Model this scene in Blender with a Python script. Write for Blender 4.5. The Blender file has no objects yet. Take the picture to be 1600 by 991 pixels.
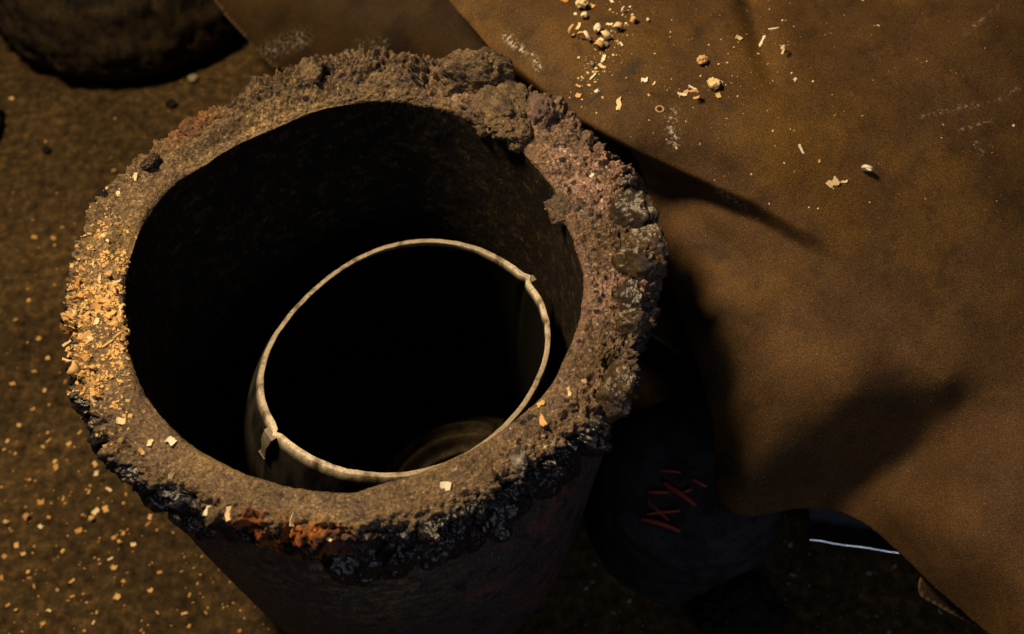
import bpy, math, random
import numpy as np
from mathutils import Vector, Matrix
from mathutils.bvhtree import BVHTree

random.seed(7)
rng = np.random.default_rng(7)
scene = bpy.context.scene
col = scene.collection

# ------------------------------------------------------------------ camera
H = 0.36                                   # height of the crucible rim above the floor
CAM = np.array([0.08994, -0.37416, 0.9062])
PITCH = math.radians(58.0824)
FPX = 1778.0                               # focal length in pixels of the 1600 px photograph
cam_data = bpy.data.cameras.new('camera')
cam = bpy.data.objects.new('camera', cam_data)
col.objects.link(cam)
cam.location = CAM
cam.rotation_euler = (math.pi / 2 - PITCH, 0, 0)
cam_data.sensor_width = 36.0
cam_data.lens = 36.0 * FPX / 1600.0
cam_data.clip_start = 0.02
cam_data.clip_end = 50
cam_data.dof.use_dof = True
cam_data.dof.focus_distance = 0.675
cam_data.dof.aperture_fstop = 7.5
scene.camera = cam

# ------------------------------------------------------------------ light
world = bpy.data.worlds.new('World')
scene.world = world
world.use_nodes = True
bg = world.node_tree.nodes['Background']
bg.inputs[0].default_value = (0.45, 0.52, 0.70, 1)
bg.inputs[1].default_value = 0.010


def area_light(name, loc, target, energy, color, size):
    d = bpy.data.lights.new(name, 'AREA')
    d.shape = 'DISK'
    d.size = size
    d.energy = energy
    d.color = color
    o = bpy.data.objects.new(name, d)
    col.objects.link(o)
    o.location = loc
    o.rotation_euler = (Vector(target) - Vector(loc)).to_track_quat('-Z', 'Y').to_euler()
    return o


KEY = np.array([-0.43, 0.27, 0.90])
KEY = KEY / np.linalg.norm(KEY)
area_light('key_lamp', tuple(np.array([0.02, 0.0, H]) + KEY * 1.05), (-0.02, 0.02, H - 0.05), 21.0, (1.0, 0.75, 0.44), 0.23)
area_light('cool_fill', (0.75, -1.5, 1.3), (0.1, -0.1, 0.25), 4.6, (0.76, 0.83, 1.0), 0.9)  # faint bluish fill lamp at the front right, for the cool shaded sides

scene.view_settings.view_transform = 'Standard'
scene.view_settings.look = 'None'
scene.view_settings.exposure = 0.0
scene.view_settings.gamma = 1.0
scene.view_settings.use_curve_mapping = False
scene.cycles.use_denoising = True

# ------------------------------------------------------------------ helpers
_a = math.pi / 2 - PITCH
RC = np.array([[1, 0, 0], [0, math.cos(_a), -math.sin(_a)], [0, math.sin(_a), math.cos(_a)]])


def ray(u, v):
    u = np.asarray(u, float); v = np.asarray(v, float)
    d = np.stack([(u - 800) / FPX, -(v - 495.5) / FPX, -np.ones_like(u)], -1)
    return d @ RC.T


def at_z(u, v, z):
    d = ray(u, v)
    t = (np.asarray(z, float) - CAM[2]) / d[..., 2]
    return CAM + d * t[..., None]


PERM = np.random.default_rng(3).permutation(256).astype(np.int64)
PERM = np.concatenate([PERM, PERM, PERM]).astype(np.int32)
GRAD = np.random.default_rng(5).normal(size=(256, 3))
GRAD = (GRAD / np.linalg.norm(GRAD, axis=1)[:, None]).astype(np.float32)
RPT = np.random.default_rng(9).random((256, 3)).astype(np.float32)


def _hash(i, j, k):
    return PERM[PERM[PERM[i & 255] + (j & 255)] + (k & 255)]


def perlin(p):
    p = p.astype(np.float32)
    i = np.floor(p).astype(np.int32)
    f = p - i.astype(np.float32)
    w = f * f * f * (f * (f * 6 - 15) + 10)
    out = 0
    for dx in (0, 1):
        wx = w[:, 0] if dx else 1 - w[:, 0]
        for dy in (0, 1):
            wy = w[:, 1] if dy else 1 - w[:, 1]
            for dz in (0, 1):
                wz = w[:, 2] if dz else 1 - w[:, 2]
                g = GRAD[_hash(i[:, 0] + dx, i[:, 1] + dy, i[:, 2] + dz)]
                q = g[:, 0] * (f[:, 0] - dx) + g[:, 1] * (f[:, 1] - dy) + g[:, 2] * (f[:, 2] - dz)
                out = out + wx * wy * wz * q
    return out * 1.5


def fbm(p, scale, octaves=4, gain=0.5, off=0.0):
    p = p * scale + off
    a, s, tot = 1.0, 0, 0
    for o in range(octaves):
        s = s + a * perlin(p)
        tot += a
        p = p * 2.03 + 11.3
        a *= gain
    return s / tot


def worley(p, scale, off=0.0):
    p = p * scale + off
    p = p.astype(np.float32)
    i = np.floor(p).astype(np.int32)
    f = p - i.astype(np.float32)
    d1 = np.full(len(p), 9.0, np.float32)
    for dx in (-1, 0, 1):
        for dy in (-1, 0, 1):
            for dz in (-1, 0, 1):
                r = RPT[_hash(i[:, 0] + dx, i[:, 1] + dy, i[:, 2] + dz)]
                d = (r[:, 0] + dx - f[:, 0]) ** 2 + (r[:, 1] + dy - f[:, 1]) ** 2 + (r[:, 2] + dz - f[:, 2]) ** 2
                np.minimum(d1, d, out=d1)
    return np.sqrt(d1)


def sm(x, a, b):
    t = np.clip((x - a) / (b - a), 0, 1)
    return t * t * (3 - 2 * t)


def mix(a, b, w):
    return a + (np.asarray(b) - a) * w[:, None]


def mesh_np(name, verts, quads, colors=None, extra=None, smooth=True):
    me = bpy.data.meshes.new(name)
    verts = np.asarray(verts, np.float32)
    quads = np.asarray(quads, np.int32)
    n, k = quads.shape
    me.vertices.add(len(verts))
    me.vertices.foreach_set('co', verts.ravel())
    me.loops.add(n * k)
    me.loops.foreach_set('vertex_index', quads.ravel())
    me.polygons.add(n)
    me.polygons.foreach_set('loop_start', np.arange(0, n * k, k, dtype=np.int32))
    me.polygons.foreach_set('use_smooth', np.full(n, smooth, bool))
    me.update(calc_edges=True)
    if colors is not None:
        at = me.attributes.new('Col', 'FLOAT_COLOR', 'POINT')
        c = np.ones((len(verts), 4), np.float32)
        c[:, :3] = np.clip(colors, 0, 1)
        at.data.foreach_set('color', c.ravel())
    for key, val in (extra or {}).items():
        at = me.attributes.new(key, 'FLOAT', 'POINT')
        at.data.foreach_set('value', np.asarray(val, np.float32))
    me.validate()
    return me


def link(name, me, mat=None, parent=None):
    o = bpy.data.objects.new(name, me)
    col.objects.link(o)
    if mat and me is not None and not me.materials:
        me.materials.append(mat)
    if parent:
        o.parent = parent
    return o


def tag(o, label=None, cat=None, group=None, kind=None):
    if label: o['label'] = label
    if cat: o['category'] = cat
    if group: o['group'] = group
    if kind: o['kind'] = kind
    return o


def empty(name, loc=(0, 0, 0)):
    o = bpy.data.objects.new(name, None)
    col.objects.link(o)
    o.location = loc
    o.empty_display_size = 0.02
    return o


def grid_quads(nu, nv, wrap_u=False):
    uu = nu if wrap_u else nu - 1
    I, J = np.meshgrid(np.arange(uu), np.arange(nv - 1), indexing='ij')
    I2 = (I + 1) % nu
    return np.stack([I * nv + J, I2 * nv + J, I2 * nv + J + 1, I * nv + J + 1], -1).reshape(-1, 4)


# ------------------------------------------------------------------ materials
def new_mat(name):
    m = bpy.data.materials.new(name)
    m.use_nodes = True
    nt = m.node_tree
    return m, nt, nt.nodes['Principled BSDF']


def nd(nt, typ, **kw):
    n = nt.nodes.new(typ)
    for k, v in kw.items():
        setattr(n, k, v)
    return n


def noise_node(nt, scale, detail=4, rough=0.6, stretch=None):
    tc = nd(nt, 'ShaderNodeTexCoord')
    src = tc.outputs['Object']
    if stretch:
        mp = nd(nt, 'ShaderNodeMapping')
        mp.inputs['Scale'].default_value = stretch
        nt.links.new(src, mp.inputs[0])
        src = mp.outputs[0]
    n = nd(nt, 'ShaderNodeTexNoise')
    n.inputs['Scale'].default_value = scale
    n.inputs['Detail'].default_value = detail
    n.inputs['Roughness'].default_value = rough
    nt.links.new(src, n.inputs['Vector'])
    return n.outputs['Fac']


def ramp(nt, fac, stops):
    r = nd(nt, 'ShaderNodeValToRGB')
    el = r.color_ramp.elements
    while len(el) < len(stops):
        el.new(0.5)
    for e, (p, c) in zip(el, stops):
        e.position = p
        e.color = (*c, 1) if len(c) == 3 else c
    nt.links.new(fac, r.inputs[0])
    return r.outputs[0]


def mul_col(nt, a, b, fac=1.0, typ='MULTIPLY'):
    m = nd(nt, 'ShaderNodeMix', data_type='RGBA', blend_type=typ)
    m.inputs[0].default_value = fac
    nt.links.new(a, m.inputs[6])
    nt.links.new(b, m.inputs[7])
    return m.outputs[2]


def bump(nt, height, bsdf, strength=0.5, dist=0.001, prev=None):
    b = nd(nt, 'ShaderNodeBump')
    b.inputs['Strength'].default_value = strength
    b.inputs['Distance'].default_value = dist
    nt.links.new(height, b.inputs['Height'])
    if prev is not None:
        nt.links.new(prev, b.inputs['Normal'])
    nt.links.new(b.outputs[0], bsdf.inputs['Normal'])
    return b.outputs[0]


def attr_mat(name, fine=900, bumpd=0.0008, var=0.45, rough=0.85, fleck=1.0):
    """Colour from the mesh's own 'Col', gloss from 'gloss', fine grain on top."""
    m, nt, b = new_mat(name)
    a = nd(nt, 'ShaderNodeAttribute', attribute_name='Col')
    n1 = noise_node(nt, fine, 3, 0.7)
    lo, hi = 1 - var, 1 + var
    r1 = ramp(nt, n1, [(0.3, (lo, lo, lo)), (0.72, (hi, hi, hi))])
    c = mul_col(nt, a.outputs['Color'], r1)
    n2 = noise_node(nt, fine * 0.62, 2, 0.5)
    c = mul_col(nt, c, ramp(nt, n2, [(0.30, (0.45, 0.45, 0.45)), (0.42, (1, 1, 1)), (0.62, (1, 1, 1)), (0.70, (fleck, fleck * 0.95, fleck * 0.85))]))
    nt.links.new(c, b.inputs['Base Color'])
    g = nd(nt, 'ShaderNodeAttribute', attribute_name='gloss')
    mr = nd(nt, 'ShaderNodeMapRange')
    mr.inputs['To Min'].default_value = rough
    mr.inputs['To Max'].default_value = 0.20
    nt.links.new(g.outputs['Fac'], mr.inputs['Value'])
    nt.links.new(mr.outputs[0], b.inputs['Roughness'])
    ms = nd(nt, 'ShaderNodeMapRange')
    ms.inputs['To Min'].default_value = 0.12
    ms.inputs['To Max'].default_value = 0.75
    nt.links.new(g.outputs['Fac'], ms.inputs['Value'])
    nt.links.new(ms.outputs[0], b.inputs['Specular IOR Level'])
    bump(nt, noise_node(nt, fine * 0.45, 4, 0.72), b, 0.9, bumpd)
    bn = [x for x in nt.nodes if x.type == 'BUMP'][0]
    mb = nd(nt, 'ShaderNodeMapRange')
    mb.inputs['To Min'].default_value = 0.9
    mb.inputs['To Max'].default_value = 0.12
    nt.links.new(g.outputs['Fac'], mb.inputs['Value'])
    nt.links.new(mb.outputs[0], bn.inputs['Strength'])
    return m


def plain_mat(name, color, rough=0.7, var=0.3, scale=300, metallic=0.0, bumpd=0.0003, stretch=None, color2=None):
    m, nt, b = new_mat(name)
    n = noise_node(nt, scale, 4, 0.65, stretch)
    c = np.array(color)
    c2 = np.array(color2) if color2 is not None else np.clip(c * (1 + var), 0, 1)
    nt.links.new(ramp(nt, n, [(0.3, tuple(c * (1 - var))), (0.7, tuple(c2))]), b.inputs['Base Color'])
    b.inputs['Roughness'].default_value = rough
    b.inputs['Metallic'].default_value = metallic
    bump(nt, n, b, 0.5, bumpd)
    return m


M_BODY = attr_mat('crucible_clay', 950, 0.0024, 0.5, fleck=2.2)
M_LEATHER = None
M_WOOD = [plain_mat('wood_shaving_pale', (0.72, 0.54, 0.29), 0.75, 0.15, 260, stretch=(1, 6, 1)),
          plain_mat('wood_shaving_gold', (0.58, 0.35, 0.12), 0.75, 0.2, 260, stretch=(1, 6, 1)),
          plain_mat('wood_shaving_cream', (0.76, 0.66, 0.48), 0.7, 0.12, 260, stretch=(1, 6, 1)),
          plain_mat('wood_shaving_amber', (0.45, 0.23, 0.06), 0.75, 0.25, 260, stretch=(1, 6, 1))]
M_STEEL = plain_mat('sleeve_steel', (0.40, 0.34, 0.26), 0.55, 0.35, 160, 0.5)

# ------------------------------------------------------------------ floor
def build_floor():
    m, nt, b = new_mat('dusty_concrete')
    n1 = noise_node(nt, 7, 5, 0.6)
    n2 = noise_node(nt, 105, 7, 0.72)
    base = ramp(nt, n1, [(0.35, (0.034, 0.022, 0.009)), (0.65, (0.064, 0.041, 0.016))])
    grain = ramp(nt, n2, [(0.32, (0.25, 0.24, 0.22)), (0.52, (1, 1, 1)), (0.68, (2.2, 2.0, 1.7))])
    nt.links.new(mul_col(nt, base, grain), b.inputs['Base Color'])
    b.inputs['Roughness'].default_value = 0.9
    b.inputs['Specular IOR Level'].default_value = 0.1
    p = bump(nt, n2, b, 0.8, 0.002)
    n = 90
    x = np.linspace(-1.6, 1.8, n); y = np.linspace(-1.2, 2.0, n)
    X, Y = np.meshgrid(x, y, indexing='ij')
    P = np.stack([X.ravel(), Y.ravel(), np.zeros(n * n)], 1)
    P[:, 2] = 0.0012 * fbm(P, 9, 3) - 0.0012
    o = link('floor', mesh_np('floor', P, grid_quads(n, n)), m)
    tag(o, 'dusty brown concrete floor strewn with sawdust', 'floor', kind='structure')
    return o


floor = build_floor()

# ------------------------------------------------------------------ crucible
def per_interp(th, pts):
    pts = sorted(pts)
    a = np.array([p[0] for p in pts], float); v = np.array([p[1] for p in pts], float)
    a = np.concatenate([a - 360, a, a + 360]); v = np.concatenate([v, v, v])
    # smooth (cosine) interpolation
    k = np.clip(np.searchsorted(a, th) - 1, 0, len(a) - 2)
    t = (th - a[k]) / (a[k + 1] - a[k])
    t = t * t * (3 - 2 * t)
    return v[k] * (1 - t) + v[k + 1] * t


def gauss(th, c, w):
    d = (th - c + 180) % 360 - 180
    return np.exp(-(d / w) ** 2)


OUT = [(-169, .1682), (-156, .1670), (-141, .1690), (-128, .1690), (-113, .1650), (-98, .1650), (-86, .1655), (3, .1735),
       (-18, .1690), (-31, .1690), (-47, .1655), (-62, .165), (159, .1690), (144, .1640), (129, .1615), (112, .1690), (102, .1695),
       (88, .1695), (66, .1770), (52, .1750), (37, .1750), (20, .1760)]
INN = [(-170, .1341), (-155, .1356), (-142, .1371), (-127, .1377), (-113, .1373), (-97, .1381), (-88, .1388), (-77, .1341),
       (-62, .133), (-48, .1333), (-37, .1344), (-18, .1322), (-4, .1316), (14, .1275), (33, .1310), (48, .1325), (68, .1332),
       (87, .1339), (101, .1316), (120, .1275), (139, .1293), (153, .135), (167, .1368)]


def crucible_mesh(nth=1800, hi=True):
    th = np.linspace(-180, 180, nth, endpoint=False)
    rin = per_interp(th, INN)
    rout = per_interp(th, OUT)
    rows_r, rows_z, rows_s = [], [], []          # per row arrays over theta, section code
    q = 1 if hi else 4

    def add(r, z, s):
        rows_r.append(r + np.zeros(nth)); rows_z.append(z + np.zeros(nth)); rows_s.append(s)

    ei, eo = 0.006, 0.011
    # A inside floor and wall
    add(0.001, 0.045, 0); add(0.05, 0.045, 0); add(0.10, 0.047, 0); add(0.116, 0.056, 0); add(0.1215, 0.075, 0)
    nA = 90 // q
    for k in range(1, nA + 1):
        t = (k / nA) ** 0.75
        z = 0.075 + (H - ei - 0.075) * t
        add(0.1215 * (1 - t) + rin * t, z, 0 + 0.999 * t)
    nB = 26 // q
    for k in range(1, nB + 1):
        a = k / nB * math.pi / 2
        add(rin + ei * (1 - math.cos(a)), H - ei + ei * math.sin(a), 1 + k / (nB + 1))
    nC = 92 // q
    for k in range(1, nC + 1):
        t = k / nC
        add((rin + ei) * (1 - t) + (rout - eo) * t, H, 2 + k / (nC + 1))
    nD = 58 // q
    for k in range(1, nD + 1):
        a = k / nD * math.pi / 2
        add(rout - eo + eo * math.sin(a), H - eo + eo * math.cos(a), 3 + k / (nD + 1))
    nE = 120 // q
    for k in range(1, nE + 1):
        t = k / nE
        add(rout - 0.012 * t ** 1.3, H - eo - 0.055 * t, 4 + k / (nE + 1))
    nF = 110 // q
    for k in range(1, nF + 1):
        t = k / nF
        z0 = H - eo - 0.055
        z = z0 * (1 - t)
        rb = 0.164 + (0.141 - 0.164) * t ** 1.2
        w = max(0, 1 - t * 4)
        add((rout - 0.012) * w + rb * (1 - w) if w > 0 else rb, max(z, 0.0), 5 + k / (nF + 1))
    add(0.06, 0.0, 6); add(0.001, 0.0, 6)
    R = np.array(rows_r).T; Z = np.array(rows_z).T; S = np.array(rows_s)[None, :] + np.zeros_like(R)
    TH = th[:, None] + np.zeros_like(R)
    # normals of the profile
    dr = np.gradient(R, axis=1); dz = np.gradient(Z, axis=1)
    ln = np.hypot(dr, dz) + 1e-12
    nr, nz = -dz / ln, dr / ln
    nv = R.shape[1]
    R, Z, S, TH, nr, nz = [x.ravel() for x in (R, Z, S, TH, nr, nz)]
    a = np.radians(TH)
    P = np.stack([R * np.cos(a), R * np.sin(a), Z], 1)
    N = np.stack([nr * np.cos(a), nr * np.sin(a), nz], 1)
    # ---- regions round the rim (degrees: 0 right, 90 back, 180 left, -90 front)
    right = np.clip(gauss(TH, 15, 42) * 1.15, 0, 1)
    back = np.clip(gauss(TH, 85, 42) * 1.15, 0, 1)
    bleft = gauss(TH, 122, 26)
    left = np.clip(gauss(TH, 178, 34) * 1.1, 0, 1)
    front = np.clip(gauss(TH, -95, 62) * 1.25, 0, 1)
    fr = gauss(TH, -38, 26)
    top = sm(S, 1.0, 2.0) * (1 - sm(S, 3.2, 4.3))        # rim top incl. edges
    crust = sm(S, 2.75, 3.6) * (1 - sm(S, 4.35, 4.98))     # outer band
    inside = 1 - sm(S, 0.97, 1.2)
    outw = sm(S, 4.4, 5.0)
    f_lo = fbm(P, 16, 3)
    f_mid = fbm(P, 60, 4, 0.55, 3.1)
    f_hi = fbm(P, 260, 4, 0.6, 7.7)
    rid = 1 - np.abs(fbm(P, 90, 4, 0.55, 5.0)) * 2.4
    warp = np.stack([fbm(P, 55, 2, 0.5, 51.0), fbm(P, 55, 2, 0.5, 61.0), fbm(P, 55, 2, 0.5, 71.0)], 1)
    Pw = P + 0.011 * warp
    w1 = worley(Pw, 75, 1.7)
    w2 = worley(Pw, 190, 4.2)
    pits = sm(0.42 - w1, 0, 0.35)
    pits2 = sm(0.40 - w2, 0, 0.3)
    rough = np.clip(0.07 + 1.0 * np.maximum(right, back) + 0.22 * left + 0.6 * fr * sm(S, 2.35, 2.7), 0, 1.1)
    rough_t = rough * (0.40 + 0.60 * sm(S, 2.1, 2.9)) + 0.45 * crust
    d = top * (rough_t * (0.0056 * f_mid + 0.0042 * f_lo + 0.0040 * (rid - 0.5) + 0.0030 * (0.45 - w1)) + 0.0026 * (0.11 + rough_t) * f_hi * 1.6)
    d += sm(S, 0.93, 1.1) * (1 - sm(S, 2.0, 2.3)) * (0.0016 * f_mid + 0.0012 * f_hi) * (0.5 + 0.5 * np.maximum(right, back))
    d += top * front * (0.0016 * f_mid + 0.0020 * f_lo + 0.0016 * np.minimum(f_mid + 0.1, 0))
    d -= top * rough_t * (0.0052 * pits * sm(f_lo, -0.15, 0.2) + 0.0030 * pits2 * sm(f_mid, -0.1, 0.25))
    # slag crust hanging on the outer edge
    bulge = crust * np.clip(0.55 + 0.55 * front + 0.5 * fr + 0.25 * right + 0.3 * gauss(TH, -145, 20), 0, 1.1)
    lum = np.clip(1 - w1 * 1.15, 0, 1)
    wl = worley(P + 0.02 * warp, 38, 8.8)
    d += bulge * (0.0075 * np.clip(1 - wl * 1.1, 0, 1) + 0.0035 * lum + 0.0065 * f_mid + 0.0030 * (rid - 0.5) + 0.0018 * f_hi - 0.0035)
    edge_drop = sm(fbm(P, 22, 3, 0.5, 2.2), -0.05, 0.25) * crust * front
    d -= edge_drop * 0.003
    # plain walls
    d += inside * (0.0008 * f_mid + 0.00045 * f_hi + 0.0012 * f_lo)
    d += outw * (0.0010 * f_lo + 0.0006 * f_mid + 0.00050 * f_hi)
    P = P + N * d[:, None]
    # bulk shape of the rim: raised back right, bevelled inner slope at the back left
    t = np.clip(S - 2, 0, 1)
    P[:, 2] += top * (0.004 * back * sm(S, 2.0, 2.7) + 0.0035 * f_lo * back)
    P[:, 2] -= (1 - sm(S, 2.0, 2.55)) * sm(S, 0.9, 1.6) * 0.007 * bleft
    P[:, 2] -= gauss(TH, 172, 5) * (1 - sm(S, 2.0, 2.45)) * sm(S, 0.9, 1.5) * 0.006
    P[:, 2] -= gauss(TH, -139, 6) * (1 - sm(S, 2.0, 2.3)) * sm(S, 0.9, 1.5) * 0.003
    # little notch where a lump of the front edge has come away
    P[:, 2] -= gauss(TH, -76, 4) * (1 - sm(S, 2.0, 2.35)) * sm(S, 0.9, 1.5) * 0.003
    # ---- colours of the stuff itself
    n = len(P)
    c_lo = fbm(P, 22, 4, 0.55, 21.0); c_mid = fbm(P, 85, 4, 0.6, 31.0); c_hi = fbm(P, 420, 3, 0.6, 41.0)
    C = np.zeros((n, 3)) + np.array([0.185, 0.128, 0.076])
    C = mix(C, (0.085, 0.062, 0.046), sm(c_mid, -0.05, 0.3))
    C = mix(C, (0.235, 0.160, 0.075), sm(c_lo, 0.05, 0.4) * 0.7)
    C = mix(C, (0.215, 0.130, 0.104), right * 0.8 * sm(c_lo, -0.35, 0.1))
    C = mix(C, (0.100, 0.072, 0.068), right * sm(c_mid, 0.1, 0.4) * 0.6)
    C = mix(C, (0.195, 0.135, 0.064), back * 0.6 * sm(c_lo, -0.2, 0.2))
    C = mix(C, (0.024, 0.019, 0.015), np.clip(bleft * 1.3, 0, 1) * sm(c_mid + 0.6 * c_lo, -0.2, 0.12) * sm(S, 2.3, 2.7) * 0.9)
    C = mix(C, (0.22, 0.145, 0.058), left * 0.7 * sm(c_hi + 0.5 * c_lo, -0.25, 0.3))
    # rust bloom on the front edge and flecks of rust elsewhere
    rust = gauss(TH, -100, 9) * sm(S, 2.95, 3.4) * (1 - sm(S + 0.3 * c_mid, 4.40, 4.7))
    # black glassy slag
    slag = crust * np.clip(front * 1.25 + gauss(TH, -150, 22) + 0.8 * fr, 0, 1)
    slag = np.clip(slag * 1.8 * sm(S + 0.55 * c_lo + 0.25 * c_mid, 3.15, 3.75), 0, 1)
    slag_r = sm(S, 3.3, 4.0) * (1 - front) * sm(c_lo, -0.25, 0.15)
    C = mix(C, (0.030, 0.022, 0.016), np.clip(slag_r, 0, 1) * 0.85)
    C = mix(C, (0.010, 0.009, 0.010), np.clip(slag, 0, 1))
    C = mix(C, (0.24, 0.080, 0.022), np.clip(rust * 1.5 * sm(c_mid + 0.4 * c_lo, -0.2, 0.15), 0, 1))
    C = mix(C, (0.30, 0.12, 0.03), gauss(TH, 136, 6) * sm(S, 2.6, 3.0) * (1 - sm(S, 4.0, 4.5)) * 0.7)
    C = mix(C, (0.26, 0.11, 0.03), sm(S, 3.0, 3.6) * back * sm(c_lo, 0.1, 0.3) * 0.6)
    C = mix(C, (0.50, 0.46, 0.40), sm(c_hi, 0.33, 0.5) * np.maximum(right, fr) * top * 0.7)
    spot = worley(P + 0.004 * warp, 150, 77.0)
    C = mix(C, (0.022, 0.018, 0.018), top * sm(0.36 - spot, 0, 0.10) * sm(c_mid, -0.25, 0.1) * np.clip(0.25 + np.maximum(right, back) + fr, 0, 1))
    C = C * np.exp(top * (0.70 + 0.30 * np.maximum(right, back)) * (1.3 * c_hi + 1.7 * c_mid + 0.8 * c_lo))[:, None]
    # walls
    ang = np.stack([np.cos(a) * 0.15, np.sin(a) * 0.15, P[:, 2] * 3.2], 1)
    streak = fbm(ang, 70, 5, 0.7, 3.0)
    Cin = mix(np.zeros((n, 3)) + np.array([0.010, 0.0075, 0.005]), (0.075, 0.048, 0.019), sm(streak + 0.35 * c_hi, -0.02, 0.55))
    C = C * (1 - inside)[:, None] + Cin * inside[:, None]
    Cout = np.zeros((n, 3)) + np.array([0.055, 0.043, 0.043])
    Cout = mix(Cout, (0.120, 0.050, 0.046), sm(c_lo, 0.05, 0.35) * 0.8)
    Cout = mix(Cout, (0.200, 0.145, 0.055), gauss(TH, -92, 22) * sm(streak + 0.4 * c_lo, -0.1, 0.3) * sm(P[:, 2], 0.16, 0.25))
    Cout = mix(Cout, (0.016, 0.013, 0.014), sm(c_mid, 0.0, 0.35) * 0.8)
    Cout = mix(Cout, (0.22, 0.21, 0.21), sm(c_hi, 0.34, 0.46) * 0.7)
    C = C * (1 - outw)[:, None] + Cout * outw[:, None]
    gl = np.clip(slag * (1 - np.clip(rust * 1.5, 0, 1)) * 0.80 + slag_r * 0.40 + outw * 0.45 + inside * 0.08, 0, 1)
    gl *= 0.6 + 0.4 * sm(c_mid, -0.3, 0.2)
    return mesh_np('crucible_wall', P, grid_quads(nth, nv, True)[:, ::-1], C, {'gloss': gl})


crucible = empty('crucible')
tag(crucible, 'big round clay crucible with thick crumbling slag-crusted rim, standing open in the middle', 'crucible')
wall = link('wall', crucible_mesh(), M_BODY, crucible)
bpy.context.view_layer.update()
dg = bpy.context.evaluated_depsgraph_get()
BVH = {'crucible': BVHTree.FromObject(wall, dg)}


def hit(u, v, which):
    d = Vector(ray(u, v)).normalized()
    loc, nor, idx, dist = BVH[which].ray_cast(Vector(CAM), d)
    if loc is None:
        return None, None
    if nor.dot(d) > 0:
        nor = -nor
    return loc, nor


def ico(sub=4):
    import bmesh
    bm = bmesh.new()
    bmesh.ops.create_icosphere(bm, subdivisions=sub, radius=1.0)
    v = np.array([x.co[:] for x in bm.verts]); f = np.array([[y.index for y in x.verts] for x in bm.faces])
    bm.free()
    return v, f


ICO5, ICO4, ICO3, ICO2 = ico(6), ico(5), ico(4), ico(3)
ICOS = ico(4) if False else ICO4


def lump_mesh(name, scale, seed, base, rough=1.0, c0=(0.2, 0.15, 0.09), c1=(0.1, 0.08, 0.06), gloss=0.0, freq=1.0, fine=0.2):
    v, f = base
    s = np.array(scale)
    n = v / np.linalg.norm(v, axis=1)[:, None]
    vw = v + 0.25 * np.stack([fbm(v, 1.5, 2, 0.5, seed + q) for q in (1.0, 7.0, 13.0)], 1)
    d = 1 + rough * (0.45 * fbm(v, 1.1 * freq, 3, 0.5, seed) + 0.22 * fbm(vw, 3.0 * freq, 3, 0.6, seed + 3)
                     + fine * fbm(v, 8.0 * freq, 4, 0.75, seed + 5))
    w = worley(vw, 2.6 * freq, seed)
    d -= rough * 0.18 * sm(0.30 - w, 0, 0.2)
    P = v * d[:, None] * s
    k = fbm(P, 90, 4, 0.6, seed)
    C = mix(np.zeros((len(P), 3)) + np.array(c0), c1, sm(k, -0.2, 0.35))
    return mesh_np(name, P, f, C, {'gloss': np.full(len(P), gloss)})


def add_lump(name, u, v, scale, seed, base=ICO4, sink=0.25, rot=0.0, **kw):
    loc, nor = hit(u, v, 'crucible')
    if loc is None:
        return None
    o = link(name, lump_mesh(name, scale, seed, base, **kw), M_BODY, crucible)
    o.location = loc - nor * (scale[2] * sink)
    o.rotation_euler = (nor.to_track_quat('Z', 'Y') @ Matrix.Rotation(rot, 3, 'Z').to_quaternion()).to_euler()
    return o


OCH, OCH2 = (0.175, 0.122, 0.070), (0.078, 0.055, 0.040)
PUR, PUR2 = (0.215, 0.138, 0.105), (0.100, 0.072, 0.064)
BLK, BLK2 = (0.009, 0.008, 0.009), (0.020, 0.014, 0.013)
GLS, GLS2 = (0.050, 0.032, 0.016), (0.10, 0.068, 0.036)
# the big lump that leans over the hole at the back right
for (u, v, sc, seed, cc) in [(742, 128, (0.024, 0.021, 0.009), 1.0, (OCH, OCH2)), (800, 172, (0.023, 0.021, 0.011), 2.0, (OCH, OCH2)),
                             (764, 168, (0.017, 0.015, 0.010), 3.0, (OCH, PUR2)), (835, 178, (0.012, 0.014, 0.009), 4.0, (PUR, PUR2)),
                             (700, 128, (0.012, 0.012, 0.007), 5.0, (OCH, OCH2)), (810, 205, (0.013, 0.010, 0.010), 6.0, (OCH, OCH2)),
                             (755, 100, (0.010, 0.009, 0.007), 7.0, (PUR, OCH2))]:
    add_lump('slag_lump', u, v, sc, seed, ICO5 if sc[0] > .020 else ICO4, 0.25, c0=cc[0], c1=cc[1], rough=1.0, fine=0.13)
# knobs of crust elsewhere on the rim
for i, (u, v, r, cc) in enumerate([(885, 330, .009, (OCH, PUR2)), (480, 112, .010, (OCH, BLK2)), (660, 112, .011, (OCH, OCH2)),
                                   (305, 205, .009, ((.15, .075, .04), OCH2)), (232, 250, .006, (OCH2, BLK2)), (158, 304, .004, (BLK, BLK2)),
                                   (808, 722, .0065, ((.30, .27, .26), GLS)), (760, 748, .006, (OCH, GLS))]):
    add_lump('crust_knob', u, v, (r * 1.25, r, r * 0.42), 20 + i * 1.7, ICO4, 0.35, c0=cc[0], c1=cc[1], rough=1.2, rot=i)
# glassy beads on the right edge
for i, (u, v, r) in enumerate([(985, 345, .0145), (998, 430, .0150), (1008, 388, .0115), (975, 470, .011), (990, 508, .009), (965, 595, .010), (985, 300, .009), (955, 630, .010)]):
    add_lump('slag_bead', u, v, (r, r * 1.2, r * 0.5), 60 + i * 2.3, ICO4, 0.3, c0=GLS, c1=GLS2 if i % 3 else BLK2, gloss=0.78, rough=1.0, fine=0.07)
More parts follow.
